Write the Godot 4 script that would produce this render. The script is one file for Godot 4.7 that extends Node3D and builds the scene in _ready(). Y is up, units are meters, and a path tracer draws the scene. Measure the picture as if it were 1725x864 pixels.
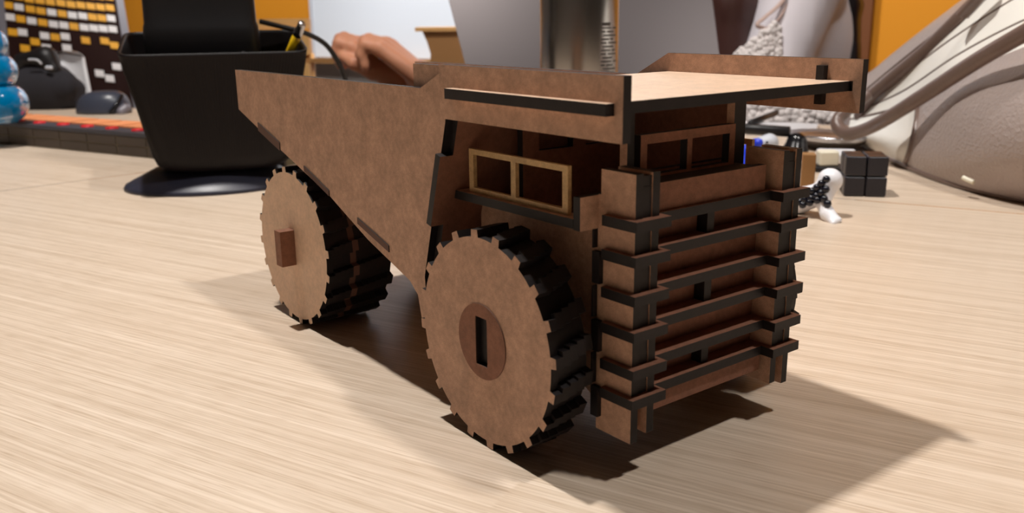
extends Node3D
# A laser-cut fibreboard dump truck on an office table, with the clutter of the desk and a colleague behind it.
# Lengths below are in millimetres unless they end up in a node; MM turns them into metres.

const MM := 0.001
const CAM := Vector3(213.1, 131.8, 209.3)
const CAM_R := Vector3(0.61339907, -0.01172185, -0.78968613)
const CAM_U := Vector3(-0.19656534, 0.96615959, -0.16702608)
const CAM_F := Vector3(-0.76492068, -0.25767857, -0.59033729)
const FOCAL := 1524.4          # in pixels of the 1725 x 864 frame
const TURN := 0.38397          # the room and the tables stand 22 degrees to the truck

var M := {}
var rng := RandomNumberGenerator.new()
var taken := {}


# ---------------------------------------------------------------- names and records
func numbered(called: String) -> String:
	var n: int = taken.get(called, -1) + 1
	taken[called] = n
	return called if n == 0 else "%s_%03d" % [called, n]


func tag(o: Node, label := "", category := "", group := "", kind := "") -> Node:
	if label:
		o.set_meta("label", label)
	if category:
		o.set_meta("category", category)
	if group:
		o.set_meta("group", group)
	if kind:
		o.set_meta("kind", kind)
	return o


func thing(called: String, label: String, category: String, at := Vector3.ZERO, group := "") -> Node3D:
	var o := Node3D.new()
	o.name = numbered(called)
	add_child(o)
	o.position = at * MM
	tag(o, label, category, group)
	return o


func put(called: String, mesh: Mesh, parent: Node, mat: Material = null) -> MeshInstance3D:
	var o := MeshInstance3D.new()
	o.name = called if parent != self else numbered(called)
	o.mesh = mesh
	if mat:
		o.material_override = mat
	parent.add_child(o, true)
	if parent is Node3D and parent != self:
		o.position = -world_origin(parent)
	return o


# meshes are modelled in world millimetres; a part is set back by the place of its parents
func world_origin(n: Node) -> Vector3:
	var p := Vector3.ZERO
	while n is Node3D and n != self:
		p += n.position
		n = n.get_parent()
	return p


func structure(o: Node) -> Node:
	return tag(o, "", "", "", "structure")


# ---------------------------------------------------------------- places
func ray(px: float, py: float) -> Vector3:
	return CAM_F + CAM_R * ((px - 862.5) / FOCAL) - CAM_U * ((py - 432.0) / FOCAL)


func at(px: float, py: float, depth: float) -> Vector3:
	return CAM + ray(px, py) * depth


func on_y(px: float, py: float, y: float) -> Vector3:
	var v := ray(px, py)
	return CAM + v * ((y - CAM.y) / v.y)


func room(u: float, y: float, w: float) -> Vector3:
	return Vector3(u * cos(TURN) + w * sin(TURN), y, -u * sin(TURN) + w * cos(TURN))


func in_room(p: Vector3) -> Vector3:
	return Vector3(p.x * cos(TURN) - p.z * sin(TURN), p.y, p.x * sin(TURN) + p.z * cos(TURN))


func on_w(px: float, py: float, w: float) -> Vector3:
	var v := in_room(ray(px, py))
	return CAM + ray(px, py) * ((w - in_room(CAM).z) / v.z)


# ---------------------------------------------------------------- shapes
class Geo:
	var slots := {}

	func tool(slot: int) -> SurfaceTool:
		if not slots.has(slot):
			var st := SurfaceTool.new()
			st.begin(Mesh.PRIMITIVE_TRIANGLES)
			slots[slot] = st
		return slots[slot]

	func tri(slot: int, a: Vector3, b: Vector3, c: Vector3, n: Vector3) -> void:
		var st := tool(slot)
		if (c - a).cross(b - a).dot(n) < 0.0:
			var t := b
			b = c
			c = t
		for p in [a, b, c]:
			st.set_normal(n)
			st.set_uv(Vector2(p.x, p.z))
			st.add_vertex(p * 0.001)

	func quad(slot: int, a: Vector3, b: Vector3, c: Vector3, d: Vector3, n: Vector3) -> void:
		tri(slot, a, b, c, n)
		tri(slot, a, c, d, n)

	# a flat polygon given in the axes of t, pushed out along its z by thick; faces go to slot 0 and cut edges to slot 1
	func plate(poly: PackedVector2Array, thick: float, t: Transform3D, face := 0, edge := 1) -> void:
		var tris := Geometry2D.triangulate_polygon(poly)
		var n := t.basis.z.normalized()
		var lift := t.basis.z * thick
		var p: Array[Vector3] = []
		for q in poly:
			p.append(t * Vector3(q.x, q.y, 0))
		for i in range(0, tris.size(), 3):
			tri(face, p[tris[i]], p[tris[i + 1]], p[tris[i + 2]], -n)
			tri(face, p[tris[i]] + lift, p[tris[i + 1]] + lift, p[tris[i + 2]] + lift, n)
		border(poly, lift, t, edge, 1.0)

	func border(poly: PackedVector2Array, lift: Vector3, t: Transform3D, edge: int, way: float) -> void:
		var sign_ := (-1.0 if Geometry2D.is_polygon_clockwise(poly) else 1.0) * way
		for i in poly.size():
			var a := poly[i]
			var b := poly[(i + 1) % poly.size()]
			if a.is_equal_approx(b):
				continue
			var e := (b - a).normalized() * sign_
			var out := (t.basis * Vector3(e.y, -e.x, 0)).normalized()
			var pa := t * Vector3(a.x, a.y, 0)
			var pb := t * Vector3(b.x, b.y, 0)
			quad(edge, pa, pb, pb + lift, pa + lift, out)

	# the same with a hole; both loops have the same number of points, matched by direction from the middle
	func ring(outer: PackedVector2Array, inner: PackedVector2Array, thick: float, t: Transform3D, face := 0, edge := 1) -> void:
		var n := t.basis.z.normalized()
		var lift := t.basis.z * thick
		var c := outer.size()
		for i in c:
			var j := (i + 1) % c
			var a := t * Vector3(outer[i].x, outer[i].y, 0)
			var b := t * Vector3(outer[j].x, outer[j].y, 0)
			var d := t * Vector3(inner[i].x, inner[i].y, 0)
			var e := t * Vector3(inner[j].x, inner[j].y, 0)
			quad(face, a, b, e, d, -n)
			quad(face, a + lift, b + lift, e + lift, d + lift, n)
		border(outer, lift, t, edge, 1.0)
		border(inner, lift, t, edge, -1.0)

	func box(slot: int, lo: Vector3, hi: Vector3, t := Transform3D(), face_axis := -1, edge := 1) -> void:
		for k in 3:
			for s in [0, 1]:
				var n := Vector3.ZERO
				n[k] = 1.0 if s else -1.0
				var i := (k + 1) % 3
				var j := (k + 2) % 3
				var q: Array[Vector3] = []
				for c in [[0, 0], [1, 0], [1, 1], [0, 1]]:
					var v := Vector3.ZERO
					v[k] = hi[k] if s else lo[k]
					v[i] = hi[i] if c[0] else lo[i]
					v[j] = hi[j] if c[1] else lo[j]
					q.append(t * v)
				quad(slot if face_axis < 0 or face_axis == k else edge, q[0], q[1], q[2], q[3], (t.basis * n).normalized())

	func mesh(mats: Array) -> ArrayMesh:
		var m := ArrayMesh.new()
		var keys := slots.keys()
		keys.sort()
		for k in keys:
			slots[k].commit(m)
			m.surface_set_material(m.get_surface_count() - 1, mats[k])
		return m


# a smooth sheet through rows of points (millimetres)
func sheet(rows: Array, closed_u := false, caps := false, uv_scale := Vector2.ONE) -> ArrayMesh:
	var st := SurfaceTool.new()
	st.begin(Mesh.PRIMITIVE_TRIANGLES)
	var nv: int = rows.size()
	var nu: int = rows[0].size()
	for v in nv:
		for u in nu:
			st.set_uv(Vector2(float(u) / nu, float(v) / nv) * uv_scale)
			st.add_vertex(rows[v][u] * MM)
	for v in nv - 1:
		for u in (nu if closed_u else nu - 1):
			var w := (u + 1) % nu
			for k in [v * nu + u, v * nu + w, (v + 1) * nu + w, v * nu + u, (v + 1) * nu + w, (v + 1) * nu + u]:
				st.add_index(k)
	if caps:
		for end in [0, nv - 1]:
			var mid := Vector3.ZERO
			for u in nu:
				mid += rows[end][u] / nu
			var first := nv * nu + (0 if end == 0 else 1)
			st.set_uv(Vector2.ZERO)
			st.add_vertex(mid * MM)
			for u in nu:
				var w := (u + 1) % nu
				for k in ([first, end * nu + w, end * nu + u] if end == 0 else [first, end * nu + u, end * nu + w]):
					st.add_index(k)
	st.generate_normals()
	return st.commit()


func lathe(profile: Array, where: Vector3, segs := 48, squash := Vector2.ONE) -> ArrayMesh:
	var rows := []
	for p in profile:
		var r: PackedVector3Array = []
		for i in segs:
			var a := -TAU * i / segs
			r.append(where + Vector3(cos(a) * p.x * squash.x, p.y, sin(a) * p.x * squash.y))
		rows.append(r)
	return sheet(rows, true, true)


func smooth_path(pts: Array, steps := 8) -> PackedVector3Array:
	var out: PackedVector3Array = []
	for i in pts.size() - 1:
		var a: Vector3 = pts[maxi(i - 1, 0)]
		var b: Vector3 = pts[i]
		var c: Vector3 = pts[i + 1]
		var d: Vector3 = pts[mini(i + 2, pts.size() - 1)]
		for k in steps:
			out.append(b.cubic_interpolate(c, a, d, float(k) / steps))
	out.append(pts[-1])
	return out


func tube(path: PackedVector3Array, radius: float, segs := 12, flat := 1.0, radius_end := -1.0) -> ArrayMesh:
	var rows := []
	var side := Vector3.ZERO
	for i in path.size():
		var dir := (path[mini(i + 1, path.size() - 1)] - path[maxi(i - 1, 0)]).normalized()
		if side == Vector3.ZERO:
			side = dir.cross(Vector3.UP if absf(dir.y) < 0.9 else Vector3.RIGHT).normalized()
		side = (side - dir * side.dot(dir)).normalized()
		var up := side.cross(dir)
		var r := radius if radius_end < 0 else lerpf(radius, radius_end, float(i) / (path.size() - 1))
		var row: PackedVector3Array = []
		for k in segs:
			var a := TAU * k / segs
			row.append(path[i] + side * cos(a) * r + up * sin(a) * r * flat)
		rows.append(row)
	return sheet(rows, true, true)


# a rounded box, edges rolled by r
func soft_box(size: Vector3, r: float, t: Transform3D, n := 3) -> ArrayMesh:
	var st := SurfaceTool.new()
	st.begin(Mesh.PRIMITIVE_TRIANGLES)
	var half := size / 2.0
	var inner := half - Vector3.ONE * r
	var stops: Array = []
	for i in n + 1:
		stops.append(-1.0 + float(i) / n)
	for i in n + 1:
		stops.append(float(i) / n)
	var c := stops.size()
	var base := 0
	for k in 3:
		for s in [-1.0, 1.0]:
			for jj in c:
				for ii in c:
					var q := Vector3.ZERO
					var a: float = stops[ii]
					var b: float = stops[jj]
					q[k] = s
					q[(k + 1) % 3] = tan((absf(a)) * PI / 4) * signf(a) if a != 0 else 0.0
					q[(k + 2) % 3] = tan((absf(b)) * PI / 4) * signf(b) if b != 0 else 0.0
					var core := Vector3.ZERO
					core[k] = s * inner[k]
					core[(k + 1) % 3] = inner[(k + 1) % 3] * (-1.0 if ii <= n else 1.0)
					core[(k + 2) % 3] = inner[(k + 2) % 3] * (-1.0 if jj <= n else 1.0)
					var nn := q.normalized()
					st.set_normal((t.basis * nn).normalized())
					st.set_uv(Vector2(a, b))
					st.add_vertex((t * (core + nn * r)) * MM)
			for jj in c - 1:
				for ii in c - 1:
					var p := base + jj * c + ii
					var tri_a := [p, p + c + 1, p + 1, p, p + c, p + c + 1]
					if s < 0:
						tri_a = [p, p + 1, p + c + 1, p, p + c + 1, p + c]
					for x in tri_a:
						st.add_index(x)
			base += c * c
	return st.commit()


# bones [a, b, radius a, radius b] joined with a smooth minimum and meshed as surface nets
func blob(bones: Array, cell: float, k: float) -> ArrayMesh:
	var lo := Vector3.ONE * 1e9
	var hi := Vector3.ONE * -1e9
	for b in bones:
		var r: float = maxf(b[2], b[3]) + k + cell * 3
		for p in [b[0], b[1]]:
			lo = lo.min(p - Vector3.ONE * r)
			hi = hi.max(p + Vector3.ONE * r)
	var nx := int((hi.x - lo.x) / cell) + 2
	var ny := int((hi.y - lo.y) / cell) + 2
	var nz := int((hi.z - lo.z) / cell) + 2
	var f := PackedFloat32Array()
	f.resize(nx * ny * nz)
	f.fill(1e6)
	for b in bones:
		var a: Vector3 = b[0]
		var ab: Vector3 = b[1] - a
		var ra: float = b[2]
		var rb: float = b[3]
		var l2 := maxf(ab.length_squared(), 1e-6)
		var r := maxf(ra, rb) + k + cell * 2
		var p0 := ((a.min(b[1]) - Vector3.ONE * r - lo) / cell).floor().max(Vector3.ZERO)
		var p1 := ((a.max(b[1]) + Vector3.ONE * r - lo) / cell).ceil().min(Vector3(nx - 1, ny - 1, nz - 1))
		for z in range(int(p0.z), int(p1.z) + 1):
			for y in range(int(p0.y), int(p1.y) + 1):
				var i := (z * ny + y) * nx + int(p0.x)
				for x in range(int(p0.x), int(p1.x) + 1):
					var p := lo + Vector3(x, y, z) * cell
					var h := clampf((p - a).dot(ab) / l2, 0.0, 1.0)
					var d := p.distance_to(a + ab * h) - lerpf(ra, rb, h)
					var o := f[i]
					var m := maxf(k - absf(o - d), 0.0)
					f[i] = minf(o, d) - m * m / (4.0 * k)
					i += 1
	var st := SurfaceTool.new()
	st.begin(Mesh.PRIMITIVE_TRIANGLES)
	var index := {}
	var count := 0
	var step := [1, nx, nx * ny]
	for z in nz - 1:
		for y in ny - 1:
			var i0 := (z * ny + y) * nx
			for x in nx - 1:
				var i := i0 + x
				var neg := 0
				for c in 8:
					if f[i + (c & 1) + ((c >> 1) & 1) * nx + (c >> 2) * nx * ny] < 0.0:
						neg += 1
				if neg == 0 or neg == 8:
					continue
				var sum := Vector3.ZERO
				var n := 0
				for c in 8:
					for ax in 3:
						if (c >> ax) & 1:
							continue
						var ia: int = i + (c & 1) + ((c >> 1) & 1) * nx + (c >> 2) * nx * ny
						var va := f[ia]
						var vb := f[ia + step[ax]]
						if (va < 0.0) != (vb < 0.0):
							var e := Vector3(c & 1, (c >> 1) & 1, c >> 2)
							e[ax] += va / (va - vb)
							sum += e
							n += 1
				index[i] = count
				count += 1
				st.set_uv(Vector2.ZERO)
				st.add_vertex((lo + (Vector3(x, y, z) + sum / n) * cell) * MM)
	for i in index:
		var x: int = i % nx
		var y: int = (i / nx) % ny
		var z: int = i / (nx * ny)
		if x == 0 or y == 0 or z == 0:
			continue
		for ax in 3:
			var va := f[i]
			var vb := f[i + step[ax]]
			if (va < 0.0) == (vb < 0.0):
				continue
			var s1: int = step[(ax + 1) % 3]
			var s2: int = step[(ax + 2) % 3]
			var q := [i, i - s1, i - s1 - s2, i - s2]
			if not (index.has(q[1]) and index.has(q[2]) and index.has(q[3])):
				continue
			var order := [0, 2, 1, 0, 3, 2] if va < 0.0 else [0, 1, 2, 0, 2, 3]
			for o in order:
				st.add_index(index[q[o]])
	st.generate_normals()
	return st.commit()


# ---------------------------------------------------------------- materials
func srgb(r: int, g: int, b: int) -> Color:
	return Color(r / 255.0, g / 255.0, b / 255.0)


func plain(c: Color, rough := 0.6, metal := 0.0, spec := 0.5) -> StandardMaterial3D:
	var m := StandardMaterial3D.new()
	m.albedo_color = c
	m.roughness = rough
	m.metallic = metal
	m.metallic_specular = spec
	return m


func noise_image(w: int, h: int, freq: float, seed_: int, kind := FastNoiseLite.TYPE_SIMPLEX_SMOOTH, octaves := 3) -> Image:
	var n := FastNoiseLite.new()
	n.noise_type = kind
	n.frequency = freq
	n.seed = seed_
	n.fractal_octaves = octaves
	return n.get_seamless_image(w, h)


# fibreboard: pressed fibres give a fine speckle and soft blotches
func board_texture(base: Color, seed_: int, spread: float) -> ImageTexture:
	var s := 512
	var fine := noise_image(s, s, 0.25, seed_).get_data()
	var mid := noise_image(s, s, 0.05, seed_ + 1).get_data()
	var coarse := noise_image(s, s, 0.012, seed_ + 2).get_data()
	var out := PackedByteArray()
	out.resize(s * s * 3)
	for i in s * s:
		var v := 1.0 + spread * ((fine[i] / 255.0 - 0.5) * 0.9 + (mid[i] / 255.0 - 0.5) * 0.7 + (coarse[i] / 255.0 - 0.5) * 0.7)
		out[i * 3] = clampi(int(base.r * 255.0 * v), 0, 255)
		out[i * 3 + 1] = clampi(int(base.g * 255.0 * v), 0, 255)
		out[i * 3 + 2] = clampi(int(base.b * 255.0 * (v - 0.02)), 0, 255)
	return ImageTexture.create_from_image(Image.create_from_data(s, s, false, Image.FORMAT_RGB8, out))


func triplanar(m: StandardMaterial3D, per_metre: float) -> StandardMaterial3D:
	m.uv1_triplanar = true
	m.uv1_world_triplanar = true
	m.uv1_scale = Vector3.ONE * per_metre
	return m


# straight-grained oak laminate, grain along the first axis
func oak_texture() -> ImageTexture:
	var w := 512
	var h := 2048
	var layers := []
	for spec in [[10, 0.55, 11, 2], [20, 0.16, 12, 2], [64, 0.45, 13, 1], [8, 0.03, 14, 2], [28, 0.8, 15, 1]]:
		var n := noise_image(spec[0], h, spec[1], spec[2], FastNoiseLite.TYPE_SIMPLEX_SMOOTH, spec[3])
		n.resize(w, h, Image.INTERPOLATE_CUBIC)
		layers.append(n.get_data())
	var la: PackedByteArray = layers[0]
	var lb: PackedByteArray = layers[1]
	var lc: PackedByteArray = layers[2]
	var ld: PackedByteArray = layers[3]
	var le: PackedByteArray = layers[4]
	var light := srgb(228, 211, 193)
	var dark := srgb(178, 155, 131)
	var out := PackedByteArray()
	out.resize(w * h * 3)
	for i in w * h:
		var t := (la[i] / 255.0 - 0.5) * 0.5 + (lb[i] / 255.0 - 0.5) * 0.5 + (ld[i] / 255.0 - 0.5) * 0.35
		var pore := maxf(lc[i] / 255.0 - 0.66, 0.0) * 1.6 + maxf(le[i] / 255.0 - 0.72, 0.0) * 2.0
		var k := clampf(0.32 + t + pore, 0.0, 1.0)
		out[i * 3] = int(lerpf(light.r, dark.r, k) * 255)
		out[i * 3 + 1] = int(lerpf(light.g, dark.g, k) * 255)
		out[i * 3 + 2] = int(lerpf(light.b, dark.b, k) * 255)
	return ImageTexture.create_from_image(Image.create_from_data(w, h, false, Image.FORMAT_RGB8, out))


func make_materials() -> void:
	var board := plain(Color.WHITE, 0.62, 0, 0.42)
	board.albedo_texture = board_texture(srgb(185, 148, 127), 3, 0.2)
	M.board = triplanar(board, 14.0)
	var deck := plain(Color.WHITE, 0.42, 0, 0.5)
	deck.albedo_texture = board_texture(srgb(222, 192, 170), 41, 0.12)  # paler than the other boards: glare on the canopy top put into the colour
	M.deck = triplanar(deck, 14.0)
	var rear := plain(Color.WHITE, 0.55, 0, 0.45)
	rear.albedo_texture = board_texture(srgb(214, 181, 156), 51, 0.12)
	M.rear_disc = triplanar(rear, 14.0)
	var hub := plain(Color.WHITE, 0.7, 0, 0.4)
	hub.albedo_texture = board_texture(srgb(134, 92, 74), 8, 0.2)  # brown of the hubs; on grille, cab and bed front it paints in shade
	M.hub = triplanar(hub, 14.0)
	var pale := plain(Color.WHITE, 0.55, 0, 0.45)
	pale.albedo_texture = board_texture(srgb(196, 164, 120), 21, 0.2)
	M.pale = triplanar(pale, 14.0)
	var burnt := plain(Color.WHITE, 0.55, 0, 0.42)
	burnt.albedo_texture = board_texture(srgb(27, 21, 22), 31, 0.5)
	M.burnt = triplanar(burnt, 20.0)
	M.scorched = plain(srgb(92, 62, 50), 0.7)
	var oak := plain(Color.WHITE, 0.42, 0, 0.45)
	oak.albedo_texture = oak_texture()
	M.oak = oak
	M.oak_edge = plain(srgb(128, 104, 76), 0.6)
	M.black = plain(srgb(24, 22, 24), 0.45, 0, 0.45)
	M.black_gloss = plain(srgb(20, 20, 24), 0.18)
	M.black_ridge = plain(srgb(18, 12, 13), 0.5, 0, 0.35)
	M.base_grey = plain(srgb(44, 44, 58), 0.4)
	M.rubber = plain(srgb(22, 18, 20), 0.5)
	M.yellow = plain(srgb(235, 190, 20), 0.4)
	M.silver = plain(srgb(190, 190, 195), 0.3, 1.0)
	M.can_metal = plain(srgb(178, 174, 170), 0.24, 1.0)
	M.white = plain(srgb(226, 226, 230), 0.35)
	M.white_board = plain(srgb(216, 225, 238), 0.16)
	M.cream = plain(srgb(232, 226, 206), 0.5)
	M.orange = plain(srgb(206, 134, 14), 0.8)
	M.grey_wall = plain(srgb(150, 146, 144), 0.8)
	M.ceiling = plain(srgb(150, 147, 144), 0.9)
	M.grey_paint = plain(srgb(128, 122, 116), 0.9)
	M.dark_wall = plain(srgb(74, 66, 60), 0.9)
	M.floor = plain(srgb(120, 110, 104), 0.8)
	M.metal_grey = plain(srgb(128, 128, 138), 0.4, 0.4)
	M.panel_dark = plain(srgb(34, 15, 12), 0.85, 0, 0.25)
	M.tile_yellow = plain(srgb(216, 156, 16), 0.6)
	M.tile_white = plain(srgb(214, 212, 214), 0.6)
	M.wood_tan = plain(srgb(206, 160, 100), 0.6)
	M.wood_brown = plain(srgb(150, 108, 62), 0.6)
	M.wood_dark = plain(srgb(104, 58, 22), 0.6)
	M.shirt = plain(srgb(232, 226, 233), 0.85)
	M.lace = plain(srgb(228, 220, 218), 0.8)
	M.skin = plain(srgb(198, 138, 108), 0.55)
	M.skin.subsurf_scatter_enabled = true
	M.skin.subsurf_scatter_strength = 0.1
	M.hair = plain(srgb(62, 32, 26), 0.5)
	M.hair_dark = plain(srgb(30, 22, 28), 0.5)
	M.strap = plain(srgb(196, 168, 158), 0.7)
	M.lid = plain(srgb(54, 47, 48), 0.36, 0.5)
	M.red = plain(srgb(214, 30, 40), 0.5)
	M.strip_orange = plain(srgb(232, 150, 100), 0.55)
	M.strip_line = plain(srgb(140, 66, 52), 0.6)
	M.slate = plain(srgb(62, 64, 74), 0.5)
	M.tile_dark = plain(srgb(72, 62, 54), 0.5)
	M.tile_joint = plain(srgb(128, 116, 90), 0.7)
	M.blue_glass = plain(Color(0.0, 0.5, 0.74, 0.7), 0.08)
	M.blue_glass.refraction_enabled = true
	M.blue_glass.refraction_scale = 0.04
	M.blue = plain(srgb(30, 60, 214), 0.4)
	M.pale_grey = plain(srgb(200, 204, 214), 0.4)
	M.bead = plain(srgb(20, 22, 34), 0.25)
	M.toy_white = plain(srgb(244, 244, 250), 0.35)
	M.mouse_dark = plain(srgb(62, 66, 80), 0.32)
	M.mouse_grey = plain(srgb(120, 116, 126), 0.35)
	M.cloth_black = plain(srgb(36, 34, 40), 0.9)
	M.cube = plain(srgb(34, 32, 40), 0.35)
	var pebble := NoiseTexture2D.new()
	var cells := FastNoiseLite.new()
	cells.noise_type = FastNoiseLite.TYPE_CELLULAR
	cells.frequency = 0.06
	cells.seed = 5
	pebble.noise = cells
	pebble.width = 256
	pebble.height = 256
	pebble.seamless = true
	for pair in [["taupe", srgb(172, 158, 153)], ["taupe_dark", srgb(112, 92, 84)], ["bag_white", srgb(245, 242, 235)]]:
		var m := plain(pair[1], 0.32, 0, 0.5)
		m.heightmap_enabled = true
		m.heightmap_texture = pebble
		m.heightmap_scale = 0.08 if pair[0] == "taupe" else 0.02
		M[pair[0]] = triplanar(m, 22.0)


# ---------------------------------------------------------------- truck
func rect(x0: float, y0: float, x1: float, y1: float) -> PackedVector2Array:
	return PackedVector2Array([Vector2(x0, y0), Vector2(x1, y0), Vector2(x1, y1), Vector2(x0, y1)])


func plane_z(z: float) -> Transform3D:   # polygon in x, y; pushed along +z
	return Transform3D(Basis(Vector3.RIGHT, Vector3.UP, Vector3.BACK), Vector3(0, 0, z))


func plane_x(x: float) -> Transform3D:   # polygon in z, y; pushed along +x
	return Transform3D(Basis(Vector3.BACK, Vector3.UP, Vector3.RIGHT), Vector3(x, 0, 0))


func plane_y(y: float) -> Transform3D:   # polygon in x, z; pushed along +y
	return Transform3D(Basis(Vector3.RIGHT, Vector3.BACK, Vector3.UP), Vector3(0, y, 0))


func cut(poly: PackedVector2Array, thick: float, t: Transform3D, face: Material = null, edge: Material = null) -> ArrayMesh:
	var g := Geo.new()
	g.plate(poly, thick, t)
	return g.mesh([face if face else M.board, edge if edge else M.burnt])


func bricks(boxes: Array, face_axis := -1) -> ArrayMesh:
	var g := Geo.new()
	for b in boxes:
		g.box(0, b[0], b[1], Transform3D(), face_axis)
	return g.mesh([M.board, M.burnt])


func gear(radius: float, root: float, teeth: int, phase: float, half := 0.14) -> PackedVector2Array:
	var p := PackedVector2Array()
	for i in teeth:
		var a := TAU * (i + phase) / teeth
		var s := TAU / teeth
		p.append(Vector2.from_angle(a - s * 0.4) * root)
		p.append(Vector2.from_angle(a - s * (half + 0.03)) * root)
		p.append(Vector2.from_angle(a - s * half) * radius)
		p.append(Vector2.from_angle(a + s * half) * radius)
		p.append(Vector2.from_angle(a + s * (half + 0.03)) * root)
		p.append(Vector2.from_angle(a + s * 0.4) * root)
	return p


func slot_loop(like: PackedVector2Array, hx: float, hy: float) -> PackedVector2Array:
	var p := PackedVector2Array()
	for q in like:
		var d := q.normalized()
		p.append(d * minf(hx / maxf(absf(d.x), 1e-4), hy / maxf(absf(d.y), 1e-4)))
	return p


func circle(r: float, n := 72) -> PackedVector2Array:
	var p := PackedVector2Array()
	for i in n:
		p.append(Vector2.from_angle(TAU * i / n) * r)
	return p


func make_wheel(truck: Node3D, x: float, z_out: float, way: float, layers: int, front: bool, bare: int) -> void:
	var t := 2.8
	var c := Vector3(x, 35, 0)
	var outline := gear(35.0, 32.7, 20, 0.28)
	var g := Geo.new()
	var z0 := z_out - t if way > 0 else z_out
	g.ring(outline, slot_loop(outline, 3.0, 7.8), t, plane_z(z0).translated(c))
	var wheel := put("wheel", g.mesh([M.board if front else M.rear_disc, M.burnt]), truck)
	for k in range(1, layers):
		var zk := z_out - way * t * k - (t if way > 0 else 0.0)
		var turned := 0.28 + (0.08 if front else 0.045) * k * way
		var h := Geo.new()
		h.plate(gear(35.0, 32.0, 20, turned, 0.2), t, plane_z(zk).translated(c))
		put("tread_disc", h.mesh([M.burnt, M.scorched if k == bare else M.burnt]), wheel)
	if front:
		var hb := Geo.new()
		hb.ring(circle(12.1), slot_loop(circle(12.1), 3.0, 7.8), 0.35, plane_z(z_out if way > 0 else z_out - 0.35).translated(c))
		put("hub", hb.mesh([M.hub, M.scorched]), wheel)
		var ends := [z_out - way * t, z_out - way * 1.6]
		put("axle_tab", bricks([[Vector3(x - 2.9, 27.4, minf(ends[0], ends[1])), Vector3(x + 2.9, 42.6, maxf(ends[0], ends[1]))]], 0), wheel)
	else:
		var reach := [z_out - way * t, z_out + way * 6.6]
		put("axle_tab", bricks([[Vector3(x - 2.9, 27.2, minf(reach[0], reach[1])), Vector3(x + 2.9, 42.8, maxf(reach[0], reach[1]))]], 0), wheel, M.hub)


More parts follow.
